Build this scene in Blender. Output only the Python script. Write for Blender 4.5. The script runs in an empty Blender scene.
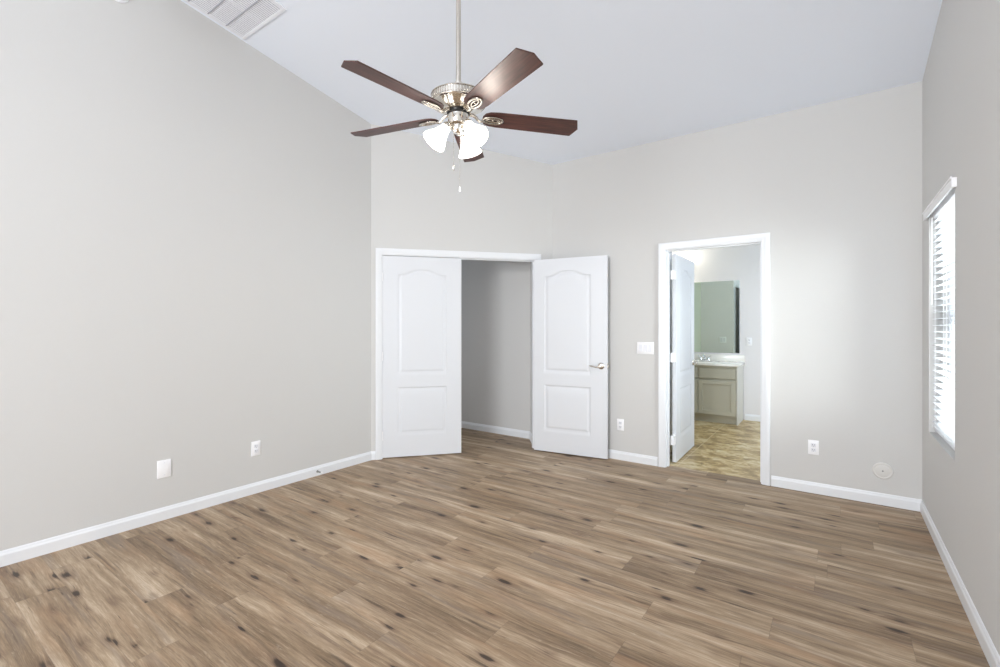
import bpy, bmesh, math, random
from mathutils import Vector, Matrix
random.seed(7)
PI = math.pi
C = bpy.context.scene.collection
SC = bpy.context.scene

# ------------------------------------------------------------------ camera
cam = bpy.data.cameras.new('camera')
camo = bpy.data.objects.new('camera', cam); C.objects.link(camo)
camo.location = (0, 0, 1.34)
camo.rotation_euler = (PI/2, 0, math.radians(35.58))
cam.sensor_width = 36.0; cam.lens = 16.93
cam.shift_y = -0.0078
cam.clip_start = 0.05
SC.camera = camo

# ------------------------------------------------------------------ world, daylight, exposure
W = bpy.data.worlds.new('sky'); SC.world = W; W.use_nodes = True
bgn = W.node_tree.nodes['Background']
bgn.inputs[0].default_value = (0.86, 0.93, 1.0, 1); bgn.inputs[1].default_value = 3.2
SC.view_settings.view_transform = 'Standard'; SC.view_settings.look = 'None'
SC.view_settings.gamma = 1.0; SC.view_settings.use_curve_mapping = False
SC.view_settings.exposure = 0.18
SC.cycles.use_denoising = True
SC.cycles.max_bounces = 10; SC.cycles.diffuse_bounces = 7; SC.cycles.transparent_max_bounces = 16
SC.cycles.sample_clamp_indirect = 6.0
SC.cycles.caustics_reflective = False; SC.cycles.caustics_refractive = False

def area(name, loc, rot, sx, sy, power, col):
    l = bpy.data.lights.new(name, 'AREA'); l.shape = 'RECTANGLE'; l.size = sx; l.size_y = sy
    l.energy = power; l.color = col
    o = bpy.data.objects.new(name, l); C.objects.link(o); o.location = loc; o.rotation_euler = rot
    return o
# area lamps as daylight: seen side window; rear and bathroom windows are added
area('added_daylight_rear', (-1.00, -4.36, 1.75), (PI/2+0.22, 0, 0), 2.5, 2.4, 246, (0.93, 0.96, 1.0))
area('daylight_side', (0.80, 3.80, 1.45), (0, PI/2, 0), 1.5, 1.1, 84, (0.93, 0.97, 1.0))
area('added_daylight_bath', (1.46, 6.1, 1.6), (0, PI/2, 0), 1.2, 1.2, 41, (0.74, 0.88, 1.0))

# ------------------------------------------------------------------ room measures
XL, XR, YB, YD, XD = -3.783, 0.5037, 4.5288, 3.0727, -2.5317
YR = -4.2
Z0, SL = 3.103, 0.1739
def cz(y): return Z0 + SL*(YB - y)
DA = math.atan2(YB-YD, XD-XL)
DU = Vector((math.cos(DA), math.sin(DA), 0)); DN = Vector((math.sin(DA), -math.cos(DA), 0))
LD = math.hypot(XD-XL, YB-YD)
def dpt(s, off=0.0, z=0.0): return Vector((XL, YD, z)) + DU*s + DN*off

# ------------------------------------------------------------------ materials
def lin(c):
    return tuple(((v/255)/12.92 if v/255 <= 0.04045 else ((v/255+0.055)/1.055)**2.4) for v in c)
def mat(name, col, rough=0.5, metal=0.0, bump=0.0, bscale=200.0, coat=0.0, spec=0.5, emit=None, es=0.0, aniso=0.0):
    m = bpy.data.materials.new(name); m.use_nodes = True
    nt = m.node_tree; b = nt.nodes['Principled BSDF']
    b.inputs['Base Color'].default_value = (*lin(col), 1)
    b.inputs['Roughness'].default_value = rough; b.inputs['Metallic'].default_value = metal
    b.inputs['Specular IOR Level'].default_value = spec
    b.inputs['Coat Weight'].default_value = coat
    if emit:
        b.inputs['Emission Color'].default_value = (*emit, 1); b.inputs['Emission Strength'].default_value = es
    tc = nt.nodes.new('ShaderNodeTexCoord'); n = nt.nodes.new('ShaderNodeTexNoise')
    n.inputs['Scale'].default_value = bscale; n.inputs['Detail'].default_value = 3
    nt.links.new(tc.outputs['Object'], n.inputs['Vector'])
    if bump:
        bp = nt.nodes.new('ShaderNodeBump'); bp.inputs['Strength'].default_value = bump; bp.inputs['Distance'].default_value = 0.002
        nt.links.new(n.outputs['Fac'], bp.inputs['Height']); nt.links.new(bp.outputs['Normal'], b.inputs['Normal'])
    else:
        mr = nt.nodes.new('ShaderNodeMapRange'); mr.inputs['To Min'].default_value = max(0, rough-0.03); mr.inputs['To Max'].default_value = min(1, rough+0.03)
        nt.links.new(n.outputs['Fac'], mr.inputs['Value']); nt.links.new(mr.outputs['Result'], b.inputs['Roughness'])
    return m
M = {}
M['wall'] = mat('greige_wall_paint', (208, 207, 205), 0.85, bump=0.25, bscale=120)
M['hall_wall'] = mat('greige_hall_paint', (208, 207, 205), 0.85, bump=0.25, bscale=120)
M['bath_wall'] = mat('pale_bath_paint', (228, 226, 227), 0.8, bump=0.2, bscale=120)
M['ceil'] = mat('white_ceiling_paint', (238, 244, 254), 0.9, bump=0.3, bscale=90)
M['trim'] = mat('white_trim_paint', (231, 233, 236), 0.38)
M['door'] = mat('white_door_paint', (220, 222, 226), 0.42)
M['plate'] = mat('white_plastic', (244, 244, 246), 0.3)
M['plate_in'] = mat('white_plastic_insert', (232, 233, 238), 0.25)
M['slot'] = mat('dark_slot', (60, 58, 56), 0.6)
M['nickel'] = mat('brushed_nickel', (205, 198, 188), 0.22, 1.0)
M['nickel_bright'] = mat('polished_nickel', (225, 220, 212), 0.12, 1.0)
M['steel'] = mat('grey_steel', (150, 150, 148), 0.35, 1.0)
M['black'] = mat('black_enamel', (22, 20, 20), 0.35)
M['dark'] = mat('dark_recess', (40, 38, 36), 0.9)
M['grille'] = mat('grille_white_enamel', (236, 238, 244), 0.45)
M['grille_bar_shade'] = mat('grey_shaded_grille_bar', (176, 178, 188), 0.6)  # shadowy look of the cross bars put into a grey colour
M['vanity'] = mat('taupe_cabinet_paint', (184, 180, 163), 0.45)
M['vanity_side_lit'] = mat('cabinet_side_painted_light', (205, 204, 196), 0.45)  # window light on the vanity's right side put into a paler colour
M['counter'] = mat('cultured_marble_white', (240, 238, 232), 0.2, coat=0.3)
M['chrome'] = mat('chrome', (230, 232, 235), 0.06, 1.0)
M['ext'] = mat('tan_stucco_exterior', (206, 190, 165), 0.9, bump=0.4, bscale=60)
M['ground'] = mat('pale_gravel_ground', (190, 180, 160), 0.95, bump=0.5, bscale=40)
M['vinyl'] = mat('white_window_vinyl', (235, 238, 242), 0.35)
M['closet'] = mat('closet_painted_shade', (50, 47, 40), 0.6)  # unlit closet interior put into the colour of added shelving and lining
M['mirror_green_wall'] = mat('mirror_dimmed_side_wall', (196, 198, 182), 0.8)  # darker green of the mirror image put into the wall's own colour

def shade_mat():
    m = bpy.data.materials.new('frosted_glass_shade_lit'); m.use_nodes = True
    nt = m.node_tree; b = nt.nodes['Principled BSDF']
    b.inputs['Base Color'].default_value = (0.95, 0.94, 0.92, 1); b.inputs['Roughness'].default_value = 0.35
    b.inputs['Emission Color'].default_value = (1.0, 0.96, 0.90, 1); b.inputs['Emission Strength'].default_value = 2.7
    return m
M['shade'] = shade_mat()
M['bulb'] = mat('lit_bulb', (255, 250, 240), 0.4, emit=(1.0, 0.9, 0.75), es=6.0)
M['globe'] = mat('lit_vanity_globe', (255, 250, 240), 0.4, emit=(1.0, 0.93, 0.82), es=5.0)

def glass_mat():
    m = bpy.data.materials.new('window_glass'); m.use_nodes = True
    nt = m.node_tree; nt.nodes.remove(nt.nodes['Principled BSDF']); out = nt.nodes['Material Output']
    t = nt.nodes.new('ShaderNodeBsdfTransparent'); g = nt.nodes.new('ShaderNodeBsdfGlossy'); g.inputs['Roughness'].default_value = 0.02
    fr = nt.nodes.new('ShaderNodeFresnel'); fr.inputs[0].default_value = 1.45; mx = nt.nodes.new('ShaderNodeMixShader')
    t.inputs[0].default_value = (0.96, 0.98, 0.97, 1)
    nt.links.new(fr.outputs[0], mx.inputs[0]); nt.links.new(t.outputs[0], mx.inputs[1]); nt.links.new(g.outputs[0], mx.inputs[2])
    nt.links.new(mx.outputs[0], out.inputs[0]); return m
M['glass'] = glass_mat()

def mirror_mat():
    m = bpy.data.materials.new('mirror_silver'); m.use_nodes = True
    b = m.node_tree.nodes['Principled BSDF']
    b.inputs['Base Color'].default_value = (0.84, 0.93, 0.85, 1); b.inputs['Metallic'].default_value = 1; b.inputs['Roughness'].default_value = 0.01
    return m
M['mirror'] = mirror_mat()

def slat_mat():
    m = bpy.data.materials.new('white_blind_slat'); m.use_nodes = True
    nt = m.node_tree; b = nt.nodes['Principled BSDF']; out = nt.nodes['Material Output']
    b.inputs['Base Color'].default_value = (0.9, 0.91, 0.92, 1); b.inputs['Roughness'].default_value = 0.4
    t = nt.nodes.new('ShaderNodeBsdfTranslucent'); t.inputs[0].default_value = (0.9, 0.92, 0.95, 1)
    mx = nt.nodes.new('ShaderNodeMixShader'); mx.inputs[0].default_value = 0.35
    nt.links.new(b.outputs[0], mx.inputs[1]); nt.links.new(t.outputs[0], mx.inputs[2]); nt.links.new(mx.outputs[0], out.inputs[0])
    return m
M['slat'] = slat_mat()

class NT:
    """small wrapper to write node maths briefly"""
    def __init__(s, m): s.nt = m.node_tree; s.n = s.nt.nodes; s.l = s.nt.links
    def put(s, sock, v):
        if hasattr(v, 'links') or isinstance(v, bpy.types.NodeSocket): s.l.new(v, sock)
        elif v is not None: sock.default_value = v
    def math(s, op, a, b=None, c=None):
        n = s.n.new('ShaderNodeMath'); n.operation = op
        for i, v in enumerate((a, b, c)):
            if v is not None: s.put(n.inputs[i], v)
        return n.outputs[0]
    def vec(s, x, y, z=0.0):
        n = s.n.new('ShaderNodeCombineXYZ')
        for i, v in enumerate((x, y, z)): s.put(n.inputs[i], v)
        return n.outputs[0]
    def noise(s, v, scale=1, detail=3, rough=0.5, dist=0.0):
        n = s.n.new('ShaderNodeTexNoise'); s.put(n.inputs['Vector'], v)
        n.inputs['Scale'].default_value = scale; n.inputs['Detail'].default_value = detail
        n.inputs['Roughness'].default_value = rough; n.inputs['Distortion'].default_value = dist
        return n.outputs['Fac']
    def white(s, v):
        n = s.n.new('ShaderNodeTexWhiteNoise'); n.noise_dimensions = '3D'; s.put(n.inputs['Vector'], v)
        return n.outputs['Value'], n.outputs['Color']
    def rng(s, v, a, b, c=0.0, d=1.0, smooth=True):
        n = s.n.new('ShaderNodeMapRange'); n.interpolation_type = 'SMOOTHSTEP' if smooth else 'LINEAR'
        s.put(n.inputs['Value'], v); n.inputs['From Min'].default_value = a; n.inputs['From Max'].default_value = b
        n.inputs['To Min'].default_value = c; n.inputs['To Max'].default_value = d
        return n.outputs['Result']
    def ramp(s, v, stops):
        n = s.n.new('ShaderNodeValToRGB'); s.put(n.inputs[0], v)
        e = n.color_ramp.elements
        e[0].position = stops[0][0]; e[0].color = (*lin(stops[0][1]), 1)
        e[1].position = stops[1][0]; e[1].color = (*lin(stops[1][1]), 1)
        for p, c in stops[2:]:
            k = e.new(p); k.color = (*lin(c), 1)
        return n.outputs[0]
    def mix(s, f, a, b, mode='MIX'):
        n = s.n.new('ShaderNodeMix'); n.data_type = 'RGBA'; n.blend_type = mode
        s.put(n.inputs[0], f); s.put(n.inputs[6], a); s.put(n.inputs[7], b)
        return n.outputs[2]

def plank_floor():
    m = bpy.data.materials.new('oak_look_vinyl_plank'); m.use_nodes = True
    T = NT(m); b = T.n['Principled BSDF']
    tc = T.n.new('ShaderNodeTexCoord'); sp = T.n.new('ShaderNodeSeparateXYZ'); T.l.new(tc.outputs['Object'], sp.inputs[0])
    x, y = sp.outputs[0], sp.outputs[1]
    PW, PL = 0.182, 1.22
    yr = T.math('DIVIDE', T.math('ADD', y, 0.06), PW); row = T.math('FLOOR', yr); fy = T.math('FRACT', yr)
    rv, _ = T.white(T.vec(row, 3.7, 1.1))
    xr = T.math('ADD', T.math('DIVIDE', x, PL), T.math('MULTIPLY', rv, 5.0))
    colm = T.math('FLOOR', xr); fx = T.math('FRACT', xr)
    pid, pc = T.white(T.vec(row, colm, 0.5))
    sc = T.n.new('ShaderNodeSeparateColor'); T.l.new(pc, sc.inputs[0]); p1, p2, p3 = sc.outputs
    # coordinates local to the plank, shifted for each plank
    lx = T.math('ADD', x, T.math('MULTIPLY', p1, 37.0)); ly = T.math('ADD', y, T.math('MULTIPLY', p2, 23.0))
    # knots first: sparse cells; the grain bends round each one
    kx = T.math('MULTIPLY', lx, 4.2); ky = T.math('MULTIPLY', ly, 12.0)
    vo = T.n.new('ShaderNodeTexVoronoi'); vo.feature = 'F1'; T.l.new(T.vec(kx, ky), vo.inputs['Vector']); vo.inputs['Scale'].default_value = 1.0
    ks = T.n.new('ShaderNodeSeparateColor'); T.l.new(vo.outputs['Color'], ks.inputs[0])
    sel = T.math('GREATER_THAN', ks.outputs[0], 0.30)
    siz = T.math('ADD', 0.11, T.math('MULTIPLY', ks.outputs[1], 0.15))
    bend = T.math('MULTIPLY', sel, T.rng(vo.outputs['Distance'], 0.0, 0.5, 0.007, 0.0))
    wob = T.noise(T.vec(T.math('MULTIPLY', lx, 1.0), T.math('MULTIPLY', ly, 3.5)), 1, 2)
    wob2 = T.noise(T.vec(T.math('MULTIPLY', lx, 4.0), T.math('MULTIPLY', ly, 12.0), 2.0), 1, 2)
    lyw = T.math('ADD', ly, T.math('MULTIPLY', T.math('SUBTRACT', wob, 0.5), 0.07))
    lyw = T.math('ADD', lyw, T.math('MULTIPLY', T.math('SUBTRACT', wob2, 0.5), 0.006))
    lyw = T.math('ADD', lyw, bend)
    broad = T.noise(T.vec(T.math('MULTIPLY', lx, 0.9), T.math('MULTIPLY', lyw, 12.0)), 1, 3, 0.55)
    grain = T.noise(T.vec(T.math('MULTIPLY', lx, 3.2), T.math('MULTIPLY', lyw, 70.0)), 1, 6, 0.70)
    fine = T.noise(T.vec(T.math('MULTIPLY', lx, 16.0), T.math('MULTIPLY', lyw, 300.0)), 1, 4, 0.65)
    v = T.math('ADD', T.math('MULTIPLY', broad, 0.46), T.math('MULTIPLY', grain, 0.36))
    v = T.math('ADD', v, T.math('MULTIPLY', fine, 0.18))
    v = T.math('ADD', v, T.math('MULTIPLY', T.math('SUBTRACT', pid, 0.5), 0.07))
    col = T.ramp(v, [(0.34, (88, 71, 55)), (0.655, (210, 192, 169)), (0.43, (130, 109, 86)), (0.495, (152, 130, 105)), (0.555, (176, 154, 128))])
    # warm and grey patches
    warm = T.noise(T.vec(T.math('MULTIPLY', lx, 1.5), T.math('MULTIPLY', lyw, 9.0), 4.0), 1, 3)
    col = T.mix(T.rng(warm, 0.50, 0.74, 0, 0.36), col, (*lin((176, 138, 104)), 1))
    gry = T.noise(T.vec(T.math('MULTIPLY', lx, 1.1), T.math('MULTIPLY', lyw, 13.0), 9.0), 1, 3)
    col = T.mix(T.rng(gry, 0.52, 0.72, 0, 0.55), col, (*lin((128, 114, 102)), 1))
    # long dark mineral streaks, short cracks
    st = T.noise(T.vec(T.math('MULTIPLY', lx, 1.3), T.math('MULTIPLY', lyw, 40.0), 13.0), 1, 4, 0.55)
    col = T.mix(T.rng(st, 0.60, 0.72, 0, 0.50), col, (*lin((78, 62, 49)), 1))
    ck = T.noise(T.vec(T.math('MULTIPLY', lx, 4.5), T.math('MULTIPLY', lyw, 85.0), 31.0), 1, 2, 0.5)
    col = T.mix(T.rng(ck, 0.68, 0.76, 0, 0.75), col, (*lin((70, 54, 43)), 1))
    # pale wispy figure
    wv = T.noise(T.vec(T.math('MULTIPLY', lx, 7.0), T.math('MULTIPLY', lyw, 90.0), 21.0), 1, 5, 0.7, 0.5)
    col = T.mix(T.rng(wv, 0.56, 0.70, 0, 0.32), col, (*lin((214, 198, 176)), 1))
    kd = T.math('ADD', vo.outputs['Distance'], T.math('MULTIPLY', T.math('SUBTRACT', grain, 0.5), 0.45))
    core = T.math('MULTIPLY', sel, T.rng(T.math('DIVIDE', kd, siz), 0.45, 1.0, 1, 0))
    halo = T.math('MULTIPLY', sel, T.rng(T.math('DIVIDE', kd, siz), 0.7, 2.2, 1, 0))
    col = T.mix(T.math('MULTIPLY', halo, 0.55), col, (*lin((112, 88, 70)), 1))
    tl = T.n.new('ShaderNodeTexVoronoi'); tl.feature = 'F1'; T.l.new(T.vec(T.math('MULTIPLY', lx, 1.5), T.math('MULTIPLY', lyw, 22.0), 5.0), tl.inputs['Vector']); tl.inputs['Scale'].default_value = 1.0
    ts = T.n.new('ShaderNodeSeparateColor'); T.l.new(tl.outputs['Color'], ts.inputs[0])
    td = T.math('ADD', tl.outputs['Distance'], T.math('MULTIPLY', T.math('SUBTRACT', fine, 0.5), 0.35))
    tail = T.math('MULTIPLY', T.math('GREATER_THAN', ts.outputs[0], 0.72), T.rng(td, 0.05, 0.24, 1, 0))
    col = T.mix(T.math('MULTIPLY', tail, 0.75), col, (*lin((66, 51, 41)), 1))
    col = T.mix(T.math('MULTIPLY', core, 0.90), col, (*lin((46, 34, 27)), 1))
    # joints
    dy = T.math('MULTIPLY', T.math('MINIMUM', fy, T.math('SUBTRACT', 1.0, fy)), PW)
    dx = T.math('MULTIPLY', T.math('MINIMUM', fx, T.math('SUBTRACT', 1.0, fx)), PL)
    jd = T.math('MINIMUM', dx, dy)
    jn = T.rng(jd, 0.0004, 0.0022, 1, 0)
    col = T.mix(T.math('MULTIPLY', jn, 0.28), col, (*lin((80, 66, 54)), 1))
    T.l.new(col, b.inputs['Base Color'])
    T.l.new(T.rng(grain, 0.2, 0.8, 0.42, 0.58), b.inputs['Roughness'])
    b.inputs['Specular IOR Level'].default_value = 0.35
    bp = T.n.new('ShaderNodeBump'); bp.inputs['Strength'].default_value = 0.35; bp.inputs['Distance'].default_value = 0.0015
    h = T.math('SUBTRACT', T.math('MULTIPLY', grain, 0.6), jn); T.l.new(h, bp.inputs['Height']); T.l.new(bp.outputs[0], b.inputs['Normal'])
    return m
M['floor'] = plank_floor()

def tile_floor():
    m = bpy.data.materials.new('mottled_stone_look_tile'); m.use_nodes = True
    T = NT(m); b = T.n['Principled BSDF']
    tc = T.n.new('ShaderNodeTexCoord'); sp = T.n.new('ShaderNodeSeparateXYZ'); T.l.new(tc.outputs['Object'], sp.inputs[0])
    x, y = sp.outputs[0], sp.outputs[1]
    n1 = T.noise(T.vec(T.math('MULTIPLY', x, 3.0), T.math('MULTIPLY', y, 4.2)), 1, 6, 0.62, 0.6)
    n2 = T.noise(T.vec(T.math('MULTIPLY', x, 9.0), T.math('MULTIPLY', y, 12.0), 5.0), 1, 5, 0.65, 0.8)
    v = T.math('ADD', T.math('MULTIPLY', n1, 0.5), T.math('MULTIPLY', n2, 0.5))
    col = T.ramp(v, [(0.35, (116, 94, 58)), (0.66, (220, 206, 174)), (0.45, (156, 130, 86)), (0.51, (186, 160, 112)), (0.57, (204, 186, 146))])
    f = T.math('FRACT', T.math('DIVIDE', T.math('ADD', x, 1.235), 0.8))
    d = T.math('MULTIPLY', T.math('MINIMUM', f, T.math('SUBTRACT', 1.0, f)), 0.8)
    g = T.rng(d, 0.002, 0.0045, 1, 0)
    col = T.mix(T.math('MULTIPLY', g, 0.8), col, (*lin((216, 200, 164)), 1))
    T.l.new(col, b.inputs['Base Color']); b.inputs['Roughness'].default_value = 0.38
    return m
M['tile'] = tile_floor()

def blade_mat():
    m = bpy.data.materials.new('mahogany_fan_blade'); m.use_nodes = True
    T = NT(m); b = T.n['Principled BSDF']
    tc = T.n.new('ShaderNodeTexCoord'); sp = T.n.new('ShaderNodeSeparateXYZ'); T.l.new(tc.outputs['Object'], sp.inputs[0])
    n = T.noise(T.vec(T.math('MULTIPLY', sp.outputs[0], 5.0), T.math('MULTIPLY', sp.outputs[1], 90.0)), 1, 5, 0.6)
    col = T.ramp(n, [(0.3, (50, 27, 25)), (0.7, (92, 54, 47))])
    T.l.new(col, b.inputs['Base Color']); b.inputs['Roughness'].default_value = 0.5
    b.inputs['Coat Weight'].default_value = 0.15; b.inputs['Coat Roughness'].default_value = 0.4
    return m
M['blade'] = blade_mat()

# ------------------------------------------------------------------ mesh helpers
def newbm(): return bmesh.new()
def box(bm, x0, x1, y0, y1, z0, z1, bev=0.0, mx=None, seg=1):
    t = bmesh.new()
    vs = [t.verts.new((x, y, z)) for x in (x0, x1) for y in (y0, y1) for z in (z0, z1)]
    for f in ((0,1,3,2),(4,6,7,5),(0,4,5,1),(2,3,7,6),(0,2,6,4),(1,5,7,3)): t.faces.new([vs[i] for i in f])
    bmesh.ops.recalc_face_normals(t, faces=t.faces)
    if bev: bmesh.ops.bevel(t, geom=t.edges[:], offset=bev, segments=seg, affect='EDGES', profile=0.5)
    merge(bm, t, mx)
def merge(bm, t, mx=None):
    if mx is not None: bmesh.ops.transform(t, matrix=mx, verts=t.verts)
    me = bpy.data.meshes.new('tmp'); t.to_mesh(me); t.free(); bm.from_mesh(me); bpy.data.meshes.remove(me)
def lathe(bm, prof, seg=32, mx=None):
    t = bmesh.new(); rings = []
    for r, z in prof:
        if r < 1e-6: rings.append([t.verts.new((0, 0, z))])
        else: rings.append([t.verts.new((r*math.cos(2*PI*i/seg), r*math.sin(2*PI*i/seg), z)) for i in range(seg)])
    for a, b in zip(rings, rings[1:]):
        for i in range(seg):
            j = (i+1) % seg
            if len(a) == 1 and len(b) == 1: continue
            if len(a) == 1: t.faces.new((a[0], b[i], b[j]))
            elif len(b) == 1: t.faces.new((a[i], a[j], b[0]))
            else: t.faces.new((a[i], a[j], b[j], b[i]))
    bmesh.ops.recalc_face_normals(t, faces=t.faces)
    merge(bm, t, mx)
def tube(bm, pts, r, seg=12, mx=None):
    t = bmesh.new(); pts = [Vector(p) for p in pts]; rings = []
    rs = r if isinstance(r, (list, tuple)) else [r]*len(pts)
    up = Vector((0, 0, 1))
    for i, p in enumerate(pts):
        d = (pts[min(i+1, len(pts)-1)] - pts[max(i-1, 0)]).normalized()
        u = d.cross(up)
        if u.length < 0.05: u = d.cross(Vector((1, 0, 0)))
        u.normalize(); w = u.cross(d).normalized()
        rings.append([t.verts.new(p + (u*math.cos(2*PI*k/seg) + w*math.sin(2*PI*k/seg))*rs[i]) for k in range(seg)])
    for a, b in zip(rings, rings[1:]):
        for k in range(seg): t.faces.new((a[k], a[(k+1) % seg], b[(k+1) % seg], b[k]))
    t.faces.new(rings[0][::-1]); t.faces.new(rings[-1])
    bmesh.ops.recalc_face_normals(t, faces=t.faces)
    merge(bm, t, mx)
def prism(bm, poly, z0, z1, bev=0.0, mx=None):
    t = bmesh.new()
    a = [t.verts.new((x, y, z0)) for x, y in poly]; b = [t.verts.new((x, y, z1)) for x, y in poly]
    n = len(poly); t.faces.new(a[::-1]); t.faces.new(b)
    for i in range(n): t.faces.new((a[i], a[(i+1) % n], b[(i+1) % n], b[i]))
    bmesh.ops.recalc_face_normals(t, faces=t.faces)
    if bev: bmesh.ops.bevel(t, geom=t.edges[:], offset=bev, segments=2, affect='EDGES', profile=0.5)
    merge(bm, t, mx)
def obj(name, bm, m, parent=None, smooth=None, loc=None, rotz=None):
    me = bpy.data.meshes.new(name); bm.to_mesh(me); bm.free()
    me.materials.append(m)
    if smooth is not None:
        for p in me.polygons: p.use_smooth = True
        me.set_sharp_from_angle(angle=math.radians(smooth))
    o = bpy.data.objects.new(name, me); C.objects.link(o)
    if parent: o.parent = parent
    if loc: o.location = loc
    if rotz is not None: o.rotation_euler = (0, 0, rotz)
    return o
def tag(o, label, cat, group=None, kind=None):
    o['label'] = label; o['category'] = cat
    if group: o['group'] = group
    if kind: o['kind'] = kind
    return o
def thing(name, label, cat, loc=(0,0,0), rotz=0.0, group=None, kind=None):
    o = bpy.data.objects.new(name, None); C.objects.link(o); o.empty_display_size = 0.05
    o.location = loc; o.rotation_euler = (0, 0, rotz)
    return tag(o, label, cat, group, kind)
def dup(root, loc, rotz, label, group=None):
    r = root.copy(); C.objects.link(r); r.location = loc; r.rotation_euler = (0, 0, rotz); r['label'] = label
    if group: r['group'] = group
    for ch in list(root.children):
        c = ch.copy(); C.objects.link(c); c.parent = r
        for g in list(ch.children):
            d = g.copy(); C.objects.link(d); d.parent = c
    return r

# ------------------------------------------------------------------ walls
def wall(name, p0, p1, th, openings, top, m, label, zb=-0.02):
    """slab whose visible face runs p0 -> p1 with the room on the left side; th goes away from the room."""
    p0, p1 = Vector((*p0, 0)), Vector((*p1, 0)); d = (p1-p0); L = d.length; d.normalize()
    n = Vector((d.y, -d.x, 0))     # away from the room
    bm = bmesh.new()
    cuts = sorted({0.0, L, *[v for o in openings for v in o[:2]]})
    for a, b in zip(cuts, cuts[1:]):
        mid = (a+b)/2; spans = [(zb, None)]
        for s0, s1, z0, z1 in openings:
            if s0 < mid < s1:
                spans = ([(zb, z0)] if z0 > 0.001 else []) + [(z1, None)]
        for z0, z1 in spans:
            t = bmesh.new(); vs = []
            for s in (a, b):
                for k in (0, 1):
                    p = p0 + d*s + n*(th*k)
                    q = p0 + d*s
                    zt = z1 if z1 is not None else top(q)
                    vs.append((t.verts.new((p.x, p.y, z0)), t.verts.new((p.x, p.y, zt))))
            (a0,a1),(b0,b1),(c0,c1),(d0,d1) = vs   # a: s0 face, b: s0 back, c: s1 face, d: s1 back
            for f in ((a0,c0,c1,a1),(b0,b1,d1,d0),(a1,c1,d1,b1),(a0,b0,d0,c0),(a0,a1,b1,b0),(c0,d0,d1,c1)): t.faces.new(f)
            bmesh.ops.recalc_face_normals(t, faces=t.faces); merge(bm, t)
    bmesh.ops.remove_doubles(bm, verts=bm.verts, dist=1e-5)
    # drop the faces shared by neighbouring blocks
    seen = {}
    for f in bm.faces: seen.setdefault(frozenset(v.index for v in f.verts), []).append(f)
    o = obj(name, bm, m)
    tag(o, label, 'wall', kind='structure'); return o
topb = lambda p: cz(p.y) + 0.03

TB = 0.118
# bathroom doorway in the back wall, double doorway in the diagonal wall
BD0, BD1, BDH = -1.322, -0.508, 2.065
DD0, DD1, DDH = 0.100, 1.728, 2.062
wall('wall_left', (XL, YD), (XL, YR), 0.12, [], topb, M['wall'], 'tall greige side wall running along the left')
wall('wall_diagonal', (XD, YB), (XL, YD), 0.12, [(LD-DD1, LD-DD0, 0, DDH)], topb, M['wall'], 'short greige wall set diagonally around the double doors')
wall('wall_back', (XR, YB), (XD, YB), TB, [(XR-BD1, XR-BD0, 0, BDH)], topb, M['wall'], 'greige far wall holding the bathroom doorway')
WY0, WY1, WZ0, WZ1 = 3.385, 4.235, 0.63, 2.10
wall('wall_right', (XR, YR), (XR, YB), 0.15, [(WY0-YR, WY1-YR, WZ0, WZ1)], topb, M['wall'], 'shaded greige wall on the right around the window with blinds')
RX0, RX1, RZ0, RZ1 = -2.25, 0.25, 0.5, 3.0
wall('wall_rear', (XL, YR), (XR, YR), 0.12, [(RX0-XL, RX1-XL, RZ0, RZ1)], topb, M['wall'], 'greige wall behind the viewer holding the added wide window')

# ceiling: one sloping slab
bm = newbm(); t = bmesh.new(); vs = []
for x in (XL-0.13, XR+0.16):
    for y in (YR-0.13, YB+0.13):
        vs.append((t.verts.new((x, y, cz(y))), t.verts.new((x, y, cz(y)+0.1))))
(a0,a1),(b0,b1),(c0,c1),(d0,d1) = vs
for f in ((a0,b0,d0,c0),(a1,c1,d1,b1),(a0,c0,c1,a1),(b0,b1,d1,d0),(a0,a1,b1,b0),(c0,d0,d1,c1)): t.faces.new(f)
bmesh.ops.recalc_face_normals(t, faces=t.faces); merge(bm, t)
tag(obj('ceiling', bm, M['ceil']), 'white vaulted bedroom ceiling sloping up towards the viewer', 'ceiling', kind='structure')

# floors
HX0, HY1 = -5.4, 4.742
bm = newbm()
prism(bm, [(XL-0.12, YR-0.12), (XR+0.15, YR-0.12), (XR+0.15, YB+0.06), (BD1+0.02, YB+0.06), (BD1+0.02, 4.615), (BD0-0.02, 4.615), (BD0-0.02, YB+0.06),
           (-2.56, YB+0.06), (-2.56, HY1+0.1), (HX0-0.1, HY1+0.1), (HX0-0.1, 2.9), (XL-0.12, 2.9)], -0.06, 0.0)
tag(obj('floor', bm, M['floor']), 'brown wood-look plank floor of the bedroom and hall', 'floor', kind='structure')
BX0, BX1, BY0, BY1, BZ = -2.08, 1.30, YB+TB, 7.47, 2.74
bm = newbm()
prism(bm, [(BX0-0.1, BY0-0.0), (BD0, BY0), (BD0, 4.615), (BD1, 4.615), (BD1, BY0), (BX1+0.1, BY0), (BX1+0.1, BY1+0.1), (BX0-0.1, BY1+0.1)], -0.06, 0.0)
tag(obj('floor', bm, M['tile']), 'mottled tan tile floor seen through the bathroom doorway', 'floor', kind='structure')

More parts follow.
